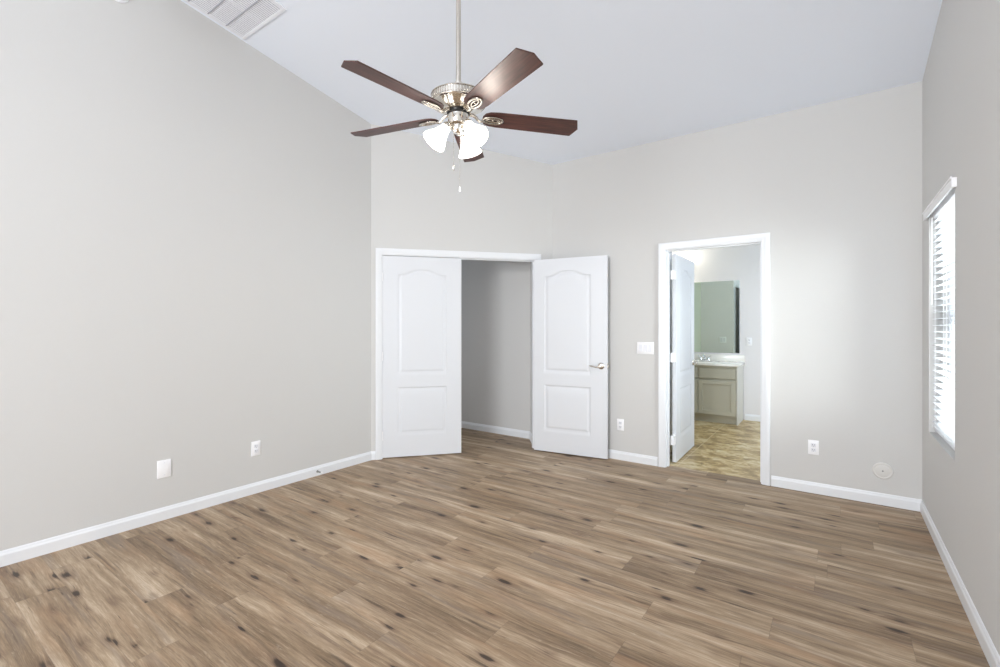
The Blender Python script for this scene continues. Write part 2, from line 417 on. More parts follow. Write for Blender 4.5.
# ------------------------------------------------------------------ bathroom and hall shells
flat = lambda z: (lambda p: z)
wall('wall_bathroom_far', (BX1, BY1), (BX0, BY1), 0.1, [], flat(BZ), M['bath_wall'], 'pale bathroom wall behind the mirror and vanity')
wall('wall_bathroom_left', (BX0, BY1), (BX0, BY0), 0.1, [], flat(BZ), M['mirror_green_wall'], 'bathroom side wall hidden behind the open door')
wall('wall_bathroom_right', (BX1, BY0), (BX1, BY1), 0.1, [(0.9, 2.1, 1.0, 2.2)], flat(BZ), M['bath_wall'], 'bathroom side wall with an added small window')
wall('wall_bathroom_near', (BX0, BY0+0.003), (BX1, BY0+0.003), 0.002, [(BD0-BX0, BD1-BX0, 0, BDH)], flat(BZ), M['bath_wall'], 'bathroom face of the wall around the doorway')
bm = newbm(); box(bm, BX0-0.1, BX1+0.1, BY0, BY1+0.1, BZ, BZ+0.08)
tag(obj('ceiling', bm, M['ceil']), 'flat bathroom ceiling beyond the doorway', 'ceiling', kind='structure')
# closet block added for the mirror's dark strip, opening on its right side
CX, CY = -1.52, 5.50
wall('wall_closet_front', (BX0, CY), (CX, CY), 0.08, [], flat(BZ), M['bath_wall'], 'pale partition seen in the bathroom mirror')
wall('wall_closet_side', (CX, CY-0.08), (CX, BY0), 0.08, [(0.04, 0.62, 0, 2.06)], flat(BZ), M['bath_wall'], 'partition side with an added dark closet opening behind the bathroom door')
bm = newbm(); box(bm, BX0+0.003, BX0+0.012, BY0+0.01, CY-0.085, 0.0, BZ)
tag(obj('wall_closet_back', bm, M['closet']), 'added rear lining of the bathroom closet, shade put into its dark colour', 'wall', kind='structure')
# hall
wall('wall_hall_far', (-2.95, HY1), (HX0, HY1), 0.1, [], flat(2.46), M['hall_wall'], 'shaded greige hall wall seen through the open double doors')
p_in = dpt(DD1+0.02, -0.12)
wall('wall_hall_return', (p_in.x, p_in.y), (-2.95, HY1), 0.06, [], flat(2.46), M['hall_wall'], 'narrow return wall beside the open doorway in the hall')
wall('wall_hall_end', (HX0, HY1), (HX0, 2.95), 0.1, [(0.5, 1.25, 0.5, 1.7)], flat(2.46), M['hall_wall'], 'hall end wall out of sight behind the left door, its opening added for daylight')  # opening added to let daylight into the hall
wall('wall_hall_near', (HX0, 2.95), (XL-0.12, 2.95), 0.1, [], flat(2.46), M['hall_wall'], 'hall side wall out of sight behind the left door')
bm = newbm(); prism(bm, [(HX0-0.1, 2.85), (XL-0.121, 2.85), (XL-0.121, YD+0.10), (dpt(DD1, -0.121).x, dpt(DD1, -0.121).y), (-2.85, HY1+0.1), (HX0-0.1, HY1+0.1)], 2.44, 2.52)
tag(obj('ceiling', bm, M['ceil']), 'flat hall ceiling behind the double doors', 'ceiling', kind='structure')

# ------------------------------------------------------------------ baseboards and casings
BBP = [(0.0, 0.0), (0.013, 0.0), (0.013, 0.060), (0.0115, 0.066), (0.0085, 0.071), (0.0065, 0.080), (0.0035, 0.0855), (0.0, 0.0857)]
def baseboard(name, pts, label):
    """pts: floor polyline with the room on its left side (same sense as wall)."""
    bm = bmesh.new(); P = [Vector((*p, 0)) for p in pts]; rings = []
    for i, p in enumerate(P):
        ns = []
        for a, b in ((i-1, i), (i, i+1)):
            if 0 <= a and b < len(P):
                d = (P[b]-P[a]).normalized(); ns.append(Vector((-d.y, d.x, 0)))
        n = ns[0] if len(ns) == 1 else (ns[0]+ns[1]).normalized()
        k = 1.0 if len(ns) == 1 else 1.0/max(0.3, n.dot(ns[0]))
        rings.append([bm.verts.new(p + n*(u*k) + Vector((0, 0, z))) for u, z in BBP])
    for a, b in zip(rings, rings[1:]):
        for k in range(len(BBP)-1): bm.faces.new((a[k], a[k+1], b[k+1], b[k]))
    bm.faces.new(rings[0]); bm.faces.new(rings[-1][::-1])
    bmesh.ops.recalc_face_normals(bm, faces=bm.faces)
    return tag(obj(name, bm, M['trim']), label, 'baseboard', kind='structure')
q0 = dpt(0.043)
baseboard('baseboard_left', [(q0.x, q0.y), (XL, YD), (XL, YR)], 'white baseboard along the left wall')
q1 = dpt(1.77)
baseboard('baseboard_back', [(BD0-0.064, YB), (XD, YB), (q1.x, q1.y)], 'white baseboard between the open right leaf and the bathroom casing')
baseboard('baseboard_right', [(XR, YR), (XR, YB), (BD1+0.064, YB)], 'white baseboard right of the bathroom door, turning along the window wall')
baseboard('baseboard_rear', [(XL, YR), (XR, YR)], 'white baseboard of the wall behind the viewer')
baseboard('baseboard_hall', [(p_in.x-0.005, p_in.y+0.006), (-2.95, HY1), (HX0, HY1)], 'white baseboard of the hall beyond the double doors')
baseboard('baseboard_bathroom', [(BX1, BY1), (-1.06, BY1)], 'white baseboard on the bathroom wall right of the vanity')

CSP = [(0.0, 0.0), (0.0, 0.009), (0.004, 0.011), (0.022, 0.0125), (0.028, 0.0155), (0.048, 0.0175), (0.057, 0.0175), (0.060, 0.014), (0.060, 0.0)]
def casing(name, to_world, s0, s1, h, label, flip=False):
    """U-shaped moulding around an opening: to_world(s, out, z)."""
    bm = bmesh.new(); rings = []
    for key in range(4):
        ring = []
        for u, v in CSP:
            s, z = [(s0-u, 0.0), (s0-u, h+u), (s1+u, h+u), (s1+u, 0.0)][key]
            ring.append(bm.verts.new(to_world(s, v, z)))
        rings.append(ring)
    n = len(CSP)
    for a, b in zip(rings, rings[1:]):
        for k in range(n): bm.faces.new((a[k], a[(k+1) % n], b[(k+1) % n], b[k]))
    bm.faces.new(rings[0]); bm.faces.new(rings[-1])
    bmesh.ops.recalc_face_normals(bm, faces=bm.faces)
    return tag(obj(name, bm, M['trim'], smooth=25), label, 'door casing', kind='structure')
def jamb(name, to_world, s0, s1, h, depth, label, stop=None):
    """lining boards inside an opening from the room face to depth behind; optional door stop strip."""
    bm = newbm()
    def slab(sa, sb, oa, ob, za, zb):
        t = bmesh.new()
        vs = [t.verts.new(to_world(s, o, z)) for s in (sa, sb) for o in (oa, ob) for z in (za, zb)]
        for f in ((0,1,3,2),(4,6,7,5),(0,4,5,1),(2,3,7,6),(0,2,6,4),(1,5,7,3)): t.faces.new([vs[i] for i in f])
        bmesh.ops.recalc_face_normals(t, faces=t.faces); merge(bm, t)
    j = 0.012
    slab(s0, s0+j, 0, -depth, 0, h); slab(s1-j, s1, 0, -depth, 0, h); slab(s0+j, s1-j, 0, -depth, h-j, h)
    if stop:
        a, b = stop
        slab(s0+j, s0+j+0.010, a, b, 0, h-j); slab(s1-j-0.010, s1-j, a, b, 0, h-j); slab(s0+j+0.01, s1-j-0.01, a, b, h-j-0.010, h-j)
    return tag(obj(name, bm, M['trim']), label, 'door jamb', kind='structure')
tw_d = lambda s, o, z: dpt(s, o, z)
tw_b = lambda s, o, z: Vector((s, YB-o, z))
casing('trim_1', tw_d, DD0+0.004, DD1-0.004, DDH-0.004, 'white casing framing the double doorway')
jamb('trim_2', tw_d, DD0, DD1, DDH, 0.075, 'white jamb lining the double doorway', stop=(-0.037, -0.075))
casing('trim_3', tw_b, BD0+0.004, BD1-0.004, BDH-0.004, 'white casing framing the bathroom doorway')
jamb('trim_4', tw_b, BD0, BD1, BDH, TB+0.004, 'white jamb lining the bathroom doorway', stop=(-0.045, -0.080))
tw_bb = lambda s, o, z: Vector((s, BY0+0.0035+o, z))
casing('trim_5', tw_bb, BD0+0.004, BD1-0.004, BDH-0.004, 'white casing on the bathroom side of the doorway')
tw_c = lambda s, o, z: Vector((CX+o, s, z))
casing('trim_6', tw_c, CY-0.695, CY-0.125, 2.05, 'white casing of the added closet opening seen in the mirror')

# ------------------------------------------------------------------ doors
def lerp(a, b, t): return a + (b-a)*t
def door_face(bm, w, h, y, sgn, panels):
    """height-field face of a moulded two-panel door at y, outward direction sgn (-1 = -y)."""
    def axis(lo, hi, marks, fine=0.004, coarse=0.03, reach=0.052):
        v = {lo, hi}; x = lo
        while x < hi:
            near = any(-0.004 <= (x-m)*s <= reach for m, s in marks)
            x += fine if near else coarse
            if x < hi: v.add(round(x, 5))
        for m, s in marks: v.add(m)
        return sorted(v)
    s0, s1 = panels[0][0], panels[0][1]
    sm = [(s0, 1), (s1, -1)]
    xs = axis(0.0, w, sm, 0.004, 0.02)
    zm = []
    for a, b, z0, z1, arch in panels: zm += [(z0, 1)] + [(z1, -1)]
    zs = axis(0.0, h, zm, 0.004, 0.05)
    za = [z for z in zs]
    for a, b, z0, z1, arch in panels:
        if arch:
            z = z1
            while z < z1+arch+0.004: za.append(round(z, 5)); z += 0.004
    zs = sorted(set(za))
    def prof(d):
        if d <= 0: return 0.0
        if d < 0.010: return -0.0075*math.sin(d/0.010*PI/2)
        if d < 0.018: return -0.0075
        if d < 0.046: return lerp(-0.0075, -0.0012, (1-math.cos((d-0.018)/0.028*PI))/2)
        return -0.0012
    def depth(x, z):
        for a, b, z0, z1, arch in panels:
            top = z1
            if arch and a < x < b:
                u = (x-a)/(b-a); u = min(u, 1-u)*2      # 0 at the stile, 1 at centre
                k = max(0.0, min(1.0, (u-0.16)/0.70)); top = z1 + arch*(k*k*(3-2*k))
            d = min(x-a, b-x, z-z0, top-z)
            if d > 0: return prof(d)
        return 0.0
    grid = [[bm.verts.new((x, y - (-sgn)*0 + sgn*depth(x, z), z)) for z in zs] for x in xs]
    for i in range(len(xs)-1):
        for k in range(len(zs)-1):
            f = (grid[i][k], grid[i+1][k], grid[i+1][k+1], grid[i][k+1])
            bm.faces.new(f if sgn < 0 else f[::-1])
def door_mesh(w, h, ml, mr, th=0.035):
    bm = bmesh.new()
    pan = [(ml, w-mr, 0.224, 0.704, 0.0), (ml, w-mr, 0.838, 1.850, 0.054)]
    door_face(bm, w, h, 0.0, -1, pan); door_face(bm, w, h, th, 1, pan)
    for q in (((0,0),(0,1)), ((w,0),(w,1))):
        x = q[0][0]; vs = [bm.verts.new((x, yy, zz)) for yy, zz in ((0,0),(th,0),(th,h),(0,h))]; bm.faces.new(vs if x == 0 else vs[::-1])
    for z in (0, h):
        vs = [bm.verts.new((xx, yy, z)) for xx, yy in ((0,0),(w,0),(w,th),(0,th))]; bm.faces.new(vs[::-1] if z == 0 else vs)
    me = bpy.data.meshes.new('door_panel'); bm.to_mesh(me); bm.free(); me.materials.append(M['door'])
    for p in me.polygons: p.use_smooth = True
    me.set_sharp_from_angle(angle=math.radians(40))
    return me
DW, DH = 0.790, 2.032
dme = door_mesh(DW, DH, 0.145, 0.145)
dme2 = door_mesh(DW, DH, 0.120, 0.168)
def door(name, label, loc, rot, me=None):
    o = bpy.data.objects.new(name, me or dme); C.objects.link(o); o.location = loc; o.rotation_euler = (0, 0, rot)
    return tag(o, label, 'door', kind='structure')
def child(o, parent, label=None):
    o.parent = parent
    if label: o['label'] = label
    return o
def lever(parent, x, z, th, faces=(-1, 1), proj=0.055):
    for sg in faces:
        bm = newbm(); yy = 0.0 if sg < 0 else th
        mx = Matrix.Translation((x, yy, z)) @ Matrix.Rotation(PI/2 if sg < 0 else -PI/2, 4, 'X')
        lathe(bm, [(0.0, 0.011), (0.018, 0.011), (0.028, 0.008), (0.033, 0.003), (0.033, 0.0), (0, 0)], 28, mx)
        lathe(bm, [(0.0, proj), (0.012, proj-0.001), (0.0125, proj-0.012), (0.010, proj-0.020), (0.010, 0.009), (0, 0.009)], 16, mx)
        pts = []
        for i in range(10):
            t = i/9.0
            pts.append((x + 0.004 - 0.112*t, yy + sg*(proj-0.008 + 0.004*math.sin(t*PI)), z - 0.010*math.sin(t*PI*0.9) + 0.004*t - 0.004*math.sin(t*PI*2)))
        tube(bm, pts, [0.0095, 0.0095, 0.009, 0.0082, 0.0075, 0.007, 0.0068, 0.007, 0.0075, 0.005], 12)
        obj('door_handle', bm, M['nickel'], parent, smooth=40)
def latch(parent, x, z, th):
    bm = newbm(); box(bm, x-0.0005, x+0.0015, th/2-0.0125, th/2+0.0125, z-0.029, z+0.029, 0.0004)
    box(bm, x, x+0.009, th/2-0.007, th/2+0.007, z-0.008, z+0.008, 0.001)
    obj('latch_plate', bm, M['nickel'], parent)
def hinges(parent, x, y, zs, m, leaf=True):
    for z in zs:
        bm = newbm()
        for k in range(5): lathe(bm, [(0, 0), (0.0062, 0), (0.0062, 0.0168), (0, 0.0168)], 12, Matrix.Translation((x, y, z-0.0445+k*0.0178)))
        if leaf: box(bm, x-0.0055, x+0.004, min(y, 0.0)+0.001, 0.034, z-0.044, z+0.044, 0.0004)
        obj('hinge', bm, m, parent, smooth=40)

# left leaf, closed, with the astragal on its meeting edge
p = dpt(0.113, -0.001, 0.011)
d1 = door('door_1', 'closed white two-panel leaf of the double doors beside the left wall', p, DA)
hinges(d1, -0.001, -0.005, (0.22, 1.02, 1.82), M['plate'], leaf=False)
bm = newbm(); box(bm, DW+0.0002, DW+0.007, -0.004, 0.037, 0.0, DH, 0.0012)
obj('astragal', bm, M['trim'], d1)
bm = newbm(); box(bm, DW+0.0065, DW+0.009, 0.004, 0.031, 0.90, 0.962, 0.0004)
child(obj('strike_plate', bm, M['nickel'], d1), d1, 'nickel strike plate on the meeting edge')
# right leaf, swung open into the room
d2 = door('door_2', 'open white two-panel leaf swung into the room against the far wall', (-2.638, 4.314, 0.011), math.radians(8.5), dme2)
lever(d2, DW-0.062, 0.925, 0.035, proj=0.050)
latch(d2, DW, 0.925, 0.035)
hinges(d2, -0.004, 0.038, (0.22, 1.02, 1.82), M['nickel'], leaf=False)
# bathroom door, opened into the bathroom
d3 = door('door_3', 'white two-panel bathroom door standing open edge-on in the lit doorway', (-1.266, 4.712, 0.011), math.radians(91.3))
lever(d3, DW-0.062, 0.925, 0.035, proj=0.050)
latch(d3, DW, 0.925, 0.035)
for z in (0.22, 1.02, 1.82):       # hinge leaves bridge the gap to the jamb
    bm = newbm()
    for k in range(5): lathe(bm, [(0, 0), (0.0062, 0), (0.0062, 0.0168), (0, 0.0168)], 12, Matrix.Translation((-0.026, 0.041, z-0.0445+k*0.0178)))
    box(bm, -0.0515, 0.001, 0.006, 0.0415, z-0.044, z+0.044, 0.0006)
    obj('hinge', bm, M['plate'], d3, smooth=40)

# ------------------------------------------------------------------ window on the right wall
fx = XR + 0.095
bm = newbm(); fw = 0.045
box(bm, fx, fx+0.055, WY0, WY0+fw, WZ0, WZ1); box(bm, fx, fx+0.055, WY1-fw, WY1, WZ0, WZ1)
box(bm, fx, fx+0.055, WY0+fw, WY1-fw, WZ0, WZ0+fw); box(bm, fx, fx+0.055, WY0+fw, WY1-fw, WZ1-fw, WZ1)
w1 = obj('window_1', bm, M['vinyl']); tag(w1, 'white vinyl single-hung window behind the blinds on the right wall', 'window', kind='structure')
zm = 1.385
def sash(z0, z1, x0, parent, y0=WY0+fw, y1=WY1-fw):
    bm = newbm(); s = 0.035
    box(bm, x0, x0+0.022, y0, y0+s, z0, z1); box(bm, x0, x0+0.022, y1-s, y1, z0, z1)
    box(bm, x0, x0+0.022, y0+s, y1-s, z0, z0+s); box(bm, x0, x0+0.022, y0+s, y1-s, z1-s, z1)
    o = obj('sash', bm, M['vinyl'], parent)
    bm = newbm(); box(bm, x0+0.009, x0+0.013, y0+s, y1-s, z0+s, z1-s)
    obj('pane', bm, M['glass'], o)
sash(zm-0.02, WZ1-fw, fx+0.030, w1); sash(WZ0+fw, zm+0.025, fx+0.006, w1)
bm = newbm(); box(bm, fx-0.012, fx+0.006, 3.77, 3.85, zm+0.012, zm+0.028, 0.003)
obj('sash_lock', bm, M['steel'], w1)

# blinds: slats in the recess, valance proud of the wall
bl = thing('window_blind', 'white horizontal slat blind with valance covering the window on the right wall', 'blind', (XR+0.042, (WY0+WY1)/2, WZ0))
hw = (WY1-WY0)/2-0.006; H = WZ1-WZ0
bm = newbm(); t0, z = math.radians(-4), 0.075
while z < H-0.075:
    mx = Matrix.Translation((0, 0, z)) @ Matrix.Rotation(t0, 4, 'Y')
    t = bmesh.new(); n = 6; top = []; bot = []
    for i in range(n+1):
        u = -0.025+0.05*i/n; c = 0.0025*(1-(u/0.025)**2)
        top.append([t.verts.new((u, yy, c+0.0013)) for yy in (-hw, hw)]); bot.append([t.verts.new((u, yy, c-0.0013)) for yy in (-hw, hw)])
    for i in range(n):
        t.faces.new((top[i][0], top[i+1][0], top[i+1][1], top[i][1])); t.faces.new((bot[i][0], bot[i][1], bot[i+1][1], bot[i+1][0]))
        t.faces.new((top[i][0], bot[i][0], bot[i+1][0], top[i+1][0])); t.faces.new((top[i][1], top[i+1][1], bot[i+1][1], bot[i][1]))
    t.faces.new((top[0][0], top[0][1], bot[0][1], bot[0][0])); t.faces.new((top[n][0], bot[n][0], bot[n][1], top[n][1]))
    bmesh.ops.recalc_face_normals(t, faces=t.faces); merge(bm, t, mx); z += 0.0425
obj('slats', bm, M['slat'], bl)
bm = newbm(); box(bm, -0.026, 0.026, -hw, hw, 0.030, 0.050, 0.004); obj('bottom_rail', bm, M['slat'], bl)
bm = newbm(); box(bm, -0.028, 0.028, -hw, hw, H-0.048, H-0.002, 0.002); obj('headrail', bm, M['plate'], bl)
for yy in (-hw+0.12, 0.0, hw-0.12):
    bm = newbm()
    for xx in (-0.027, 0.027): tube(bm, [(xx, yy, 0.045), (xx, yy, H-0.04)], 0.0011, 6)
    obj('ladder_cord', bm, M['plate'], bl)
bm = newbm()
v0, v1 = 3.325-(WY0+WY1)/2, 4.290-(WY0+WY1)/2; vx = -0.042-0.022
prism(bm, [(vx, v0), (vx, v1), (-0.0425, v1), (-0.0425, v1-0.012), (vx+0.011, v1-0.012), (vx+0.011, v0+0.012), (-0.0425, v0+0.012), (-0.0425, v0)], H-0.046, H+0.004, 0.0015)
box(bm, vx-0.005, vx+0.002, v0-0.003, v1+0.003, H-0.002, H+0.010, 0.002)
obj('valance', bm, M['plate'], bl)
bm = newbm(); tube(bm, [(-0.034, hw-0.05, H-0.05), (-0.035, hw-0.05, H-0.62)], 0.0035, 8); obj('tilt_wand', bm, M['plate'], bl)

# rear window frame (behind the viewer) and bathroom window, unseen, added to carry daylight
bm = newbm()
yy0 = YR-0.09
for a, b in ((RX0, RX0+0.05), ((RX0+RX1)/2-0.03, (RX0+RX1)/2+0.03), (RX1-0.05, RX1)): box(bm, a, b, yy0, yy0+0.05, RZ0, RZ1)
box(bm, RX0, RX1, yy0, yy0+0.05, RZ0, RZ0+0.05); box(bm, RX0, RX1, yy0, yy0+0.05, RZ1-0.05, RZ1)
w2 = obj('added_window_2', bm, M['vinyl']); tag(w2, 'wide window added behind the viewer to carry daylight', 'window', kind='structure')
bm = newbm(); a, b, c, d = BY0+0.9, BY0+2.1, 1.0, 2.2
box(bm, BX1+0.03, BX1+0.08, a, a+0.04, c, d); box(bm, BX1+0.03, BX1+0.08, b-0.04, b, c, d)
box(bm, BX1+0.03, BX1+0.08, a+0.04, b-0.04, c, c+0.04); box(bm, BX1+0.03, BX1+0.08, a+0.04, b-0.04, d-0.04, d)
w3 = obj('added_window_3', bm, M['vinyl']); tag(w3, 'small bathroom window added out of sight to the right to carry daylight', 'window', kind='structure')

# outside: ground and a neighbouring stucco wall
bm = newbm(); box(bm, XR+0.16, 14, -6, 16, -0.35, -0.25)
tag(obj('ground', bm, M['ground']), 'pale gravel ground outside the window', 'ground', kind='structure')
bm = newbm(); box(bm, 3.2, 3.4, 2, 15.5, -0.25, 1.45, 0.01); box(bm, 3.14, 3.46, 2, 15.5, 1.45, 1.52, 0.01)
tag(obj('garden_wall', bm, M['ext']), 'tan stucco garden wall outside, glimpsed between the blind slats', 'garden wall', kind='structure')

# ------------------------------------------------------------------ ceiling fan
FX, FY, FZ = -1.601, 1.866, 2.441
fan = thing('ceiling_fan', 'five-blade ceiling fan with dark wood blades, nickel motor and three lit glass shades', 'ceiling fan', (FX, FY, FZ))
cp = cz(FY)-FZ
bm = newbm()
lathe(bm, [(0, 0.0), (0.055, 0.0), (0.068, -0.012), (0.066, -0.030), (0.040, -0.075), (0.020, -0.090), (0, -0.090)], 36, Matrix.Translation((0, 0, cp-0.004)) @ Matrix.Rotation(math.atan(SL), 4, 'X') @ Matrix.Identity(4))
obj('canopy', bm, M['nickel'], fan, smooth=40)
bm = newbm(); lathe(bm, [(0, 0.10), (0.0127, 0.10), (0.0127, cp-0.05), (0, cp-0.05)], 24)
obj('downrod', bm, M['nickel'], fan, smooth=40)
bm = newbm()
prof = [(0, 0.165), (0.020, 0.165), (0.022, 0.130), (0.040, 0.114), (0.100, 0.108), (0.128, 0.101), (0.138, 0.092), (0.1395, 0.086)]
lathe(bm, prof + [(0.1395, 0.052), (0.139, 0.050), (0.134, 0.044), (0.118, 0.040), (0.108, 0.036), (0.098, 0.028), (0.080, 0.020), (0.066, 0.016), (0.060, 0.012), (0, 0.012)], 72)
motor = obj('motor_housing', bm, M['nickel_bright'], fan, smooth=35)
bm = newbm()
for k in range(60):
    a = 2*PI*k/60
    box(bm, 0.1385, 0.1425, -0.0042, 0.0042, 0.056, 0.085, 0.0008, Matrix.Rotation(a, 4, 'Z'))
lathe(bm, [(0.139, 0.092), (0.1435, 0.0905), (0.1435, 0.0875), (0.139, 0.086)], 72); lathe(bm, [(0.139, 0.055), (0.1435, 0.0535), (0.1435, 0.0505), (0.139, 0.049)], 72)
obj('ribbed_band', bm, M['nickel'], motor, smooth=40)
bm = newbm(); lathe(bm, [(0, 0.014), (0.058, 0.014), (0.060, 0.008), (0.060, -0.002), (0.056, -0.006), (0, -0.006)], 40)
obj('flywheel', bm, M['black'], fan, smooth=40)
bm = newbm()
lathe(bm, [(0, -0.004), (0.050, -0.004), (0.0545, -0.008), (0.0545, -0.048), (0.050, -0.056), (0.036, -0.062), (0.034, -0.085), (0.024, -0.098), (0.010, -0.102), (0.010, -0.110), (0, -0.112)], 44)
kit = obj('light_kit', bm, M['nickel_bright'], fan, smooth=35)

def bl_pt(u, v): return u, v
BR, BHW = 0.660, 0.064
def blade_mesh():
    """outline in the blade's own frame: x out along the blade, y across."""
    r0 = 0.128
    pts = [(0.642, 0.0685), (0.666, 0.003), (0.637, -0.0665), (r0+0.08, -0.0600), (r0+0.035, -0.0545), (r0+0.012, -0.042), (r0, -0.018),
           (r0, 0.018), (r0+0.012, 0.042), (r0+0.035, 0.0545), (r0+0.08, 0.0600)]
    bm = bmesh.new(); prism(bm, pts, 0.0, 0.006, 0.0009); return bm
def iron_mesh():
    bm = bmesh.new()
    # arm from the flywheel down and out to the blade
    pts = [(0.050, 0, 0.004), (0.075, 0, 0.003), (0.092, 0, -0.006), (0.102, 0, -0.018), (0.112, 0, -0.024), (0.122, 0, -0.024), (0.130, 0, -0.021), (0.138, 0, -0.019)]
    tube(bm, pts, [0.009, 0.0085, 0.008, 0.0075, 0.0072, 0.0072, 0.0075, 0.007], 10)
    return bm
def medallion(bm, mx):
    # oval ring with a raised rib, fixed under the blade root
    for (a, b, r, zc) in ((0.052, 0.026, 0.006, -0.0175), (0.033, 0.011, 0.0042, -0.0170)):
        t = bmesh.new(); N, K = 40, 8; rings = []
        for i in range(N):
            ph = 2*PI*i/N; c = Vector((0.183+a*math.cos(ph), b*math.sin(ph), zc)); nrm = Vector((b*math.cos(ph), a*math.sin(ph), 0)).normalized()
            rings.append([t.verts.new(c + nrm*(r*math.cos(2*PI*k/K)) + Vector((0, 0, 0.75*r*math.sin(2*PI*k/K)))) for k in range(K)])
        for i in range(N):
            for k in range(K): t.faces.new((rings[i][k], rings[(i+1) % N][k], rings[(i+1) % N][(k+1) % K], rings[i][(k+1) % K]))
        bmesh.ops.recalc_face_normals(t, faces=t.faces); merge(bm, t, mx)
    for x in (0.148, 0.183, 0.218): lathe(bm, [(0, -0.020), (0.006, -0.019), (0.007, -0.013), (0, -0.0115)], 12, mx @ Matrix.Translation((x, 0, 0)))
PITCH = math.radians(-12)
pm = Matrix.Rotation(PITCH, 4, 'X')
b0 = blade_mesh(); me_b = bpy.data.meshes.new('blade'); b0.to_mesh(me_b); b0.free(); me_b.materials.append(M['blade'])
i0 = iron_mesh(); medallion(i0, pm); me_i = bpy.data.meshes.new('blade_iron'); i0.to_mesh(me_i); i0.free(); me_i.materials.append(M['nickel'])
for q in me_i.polygons: q.use_smooth = True
for k in range(5):
    a = math.radians(49.25+72*k)
    bo = bpy.data.objects.new('blade', me_b); C.objects.link(bo); bo.parent = fan
    bo.location = (0, 0, -0.012); bo.rotation_mode = 'QUATERNION'; bo.rotation_quaternion = (Matrix.Rotation(a, 3, 'Z') @ Matrix.Rotation(PITCH, 3, 'X')).to_quaternion()
    io = bpy.data.objects.new('blade_iron', me_i); C.objects.link(io); io.parent = fan; io.rotation_euler = (0, 0, a)

# three bell shades on short arms, mouths tipped outward
def shade_mesh():
    bm = bmesh.new()
    outer = [(0.021, 0.0), (0.024, -0.006), (0.027, -0.020), (0.031, -0.036), (0.037, -0.054), (0.045, -0.072), (0.054, -0.088), (0.0635, -0.107), (0.0655, -0.114)]
    inner = [(r-0.003, z) for r, z in outer][::-1]
    lathe(bm, outer + inner, 36)
    return bm
s0 = shade_mesh(); me_s = bpy.data.meshes.new('lamp_shade'); s0.to_mesh(me_s); s0.free(); me_s.materials.append(M['shade'])
for q in me_s.polygons: q.use_smooth = True
for a, nr in ((236.0, 0.056), (349.5, 0.068), (103.0, 0.066)):
    ar = math.radians(a); tilt = math.radians(38)
    R = Matrix.Rotation(ar, 4, 'Z')
    bm = newbm()
    tube(bm, [(0.028, 0, -0.066), (0.045, 0, -0.066), (nr-0.006, 0, -0.062), (nr+0.004, 0, -0.062)], 0.0075, 10, R)
    neck = R @ Matrix.Translation((nr, 0, -0.066)) @ Matrix.Rotation(-tilt, 4, 'Y')
    lathe(bm, [(0, 0.014), (0.012, 0.013), (0.020, 0.006), (0.0255, -0.004), (0.0265, -0.014), (0.025, -0.018), (0.0225, -0.018), (0.0225, -0.003), (0, -0.003)], 24, neck)
    arm = obj('lamp_arm', bm, M['nickel_bright'], fan, smooth=40)
    so = bpy.data.objects.new('lamp_shade', me_s); C.objects.link(so); so.parent = fan
    so.matrix_local = neck @ Matrix.Translation((0, 0, -0.007))
    bm = newbm(); lathe(bm, [(0, -0.018), (0.012, -0.020), (0.013, -0.030), (0.022, -0.048), (0.024, -0.060), (0.018, -0.074), (0, -0.080)], 20)
    bo = obj('bulb', bm, M['bulb'], fan, smooth=60); bo.matrix_local = neck
    L = bpy.data.lights.new('fan_bulb_light', 'POINT'); L.energy = 9.0; L.color = (1.0, 0.92, 0.82); L.shadow_soft_size = 0.05
    lo = bpy.data.objects.new('fan_bulb_light', L); C.objects.link(lo); lo.parent = fan
    lo.matrix_local = neck @ Matrix.Translation((0, 0, -0.115))
for (dx, dy, zb, fobm) in ((-0.030, -0.005, -0.262, 'nickel'), (0.004, 0.006, -0.375, 'plate')):
    bm = newbm(); zt = -0.088
    n = int((zt-zb)/0.0042)
    tube(bm, [(dx, dy, zt), (dx, dy, zb)], 0.0008, 6)
    for k in range(n): lathe(bm, [(0, 0.0013), (0.0013, 0), (0, -0.0013)], 6, Matrix.Translation((dx, dy, zt-0.0042*k)))
    ch = obj('pull_chain', bm, M['nickel'], fan)
    bm = newbm(); lathe(bm, [(0, 0.0), (0.0022, -0.002), (0.0026, -0.010), (0.0045, -0.022), (0.0035, -0.027), (0, -0.029)], 14, Matrix.Translation((dx, dy, zb)))
    obj('chain_fob', bm, M[fobm], ch, smooth=40)

# ------------------------------------------------------------------ return-air grille on the slope
def slope_mx(x, y):      # local frame lying on the ceiling: -z points into the room
    return Matrix.Translation((x, y, cz(y))) @ Matrix.Rotation(-math.atan(SL), 4, 'X')
gx0, gx1, gy1 = -3.752, -3.150, 1.822
GW, GL = gx1-gx0, 0.62
gr = thing('return_air_grille', 'white louvred air return grille on the ceiling by the left wall', 'air vent')
gr.matrix_world = slope_mx((gx0+gx1)/2, gy1-GL/2*math.cos(math.atan(SL)))
bm = newbm(); f = 0.024
ax, ay = GW/2, GL/2
box(bm, -ax, ax, -ay, -ay+f, -0.008, 0, 0.002); box(bm, -ax, ax, ay-f, ay, -0.008, 0, 0.002)
box(bm, -ax, -ax+f, -ay+f, ay-f, -0.008, 0, 0.002); box(bm, ax-f, ax, -ay+f, ay-f, -0.008, 0, 0.002)
obj('frame', bm, M['grille'], gr)
bm = newbm(); box(bm, -0.008, 0.008, -ay+f, ay-f, -0.007, -0.001, 0.001)
obj('divider', bm, M['grille'], gr)
M['grille_back'] = mat('grey_filter_mesh', (150, 154, 168), 0.9)
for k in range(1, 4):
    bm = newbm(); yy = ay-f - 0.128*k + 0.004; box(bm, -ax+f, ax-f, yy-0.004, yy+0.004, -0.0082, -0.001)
    obj('cross_bar', bm, M['grille_bar_shade'], gr)
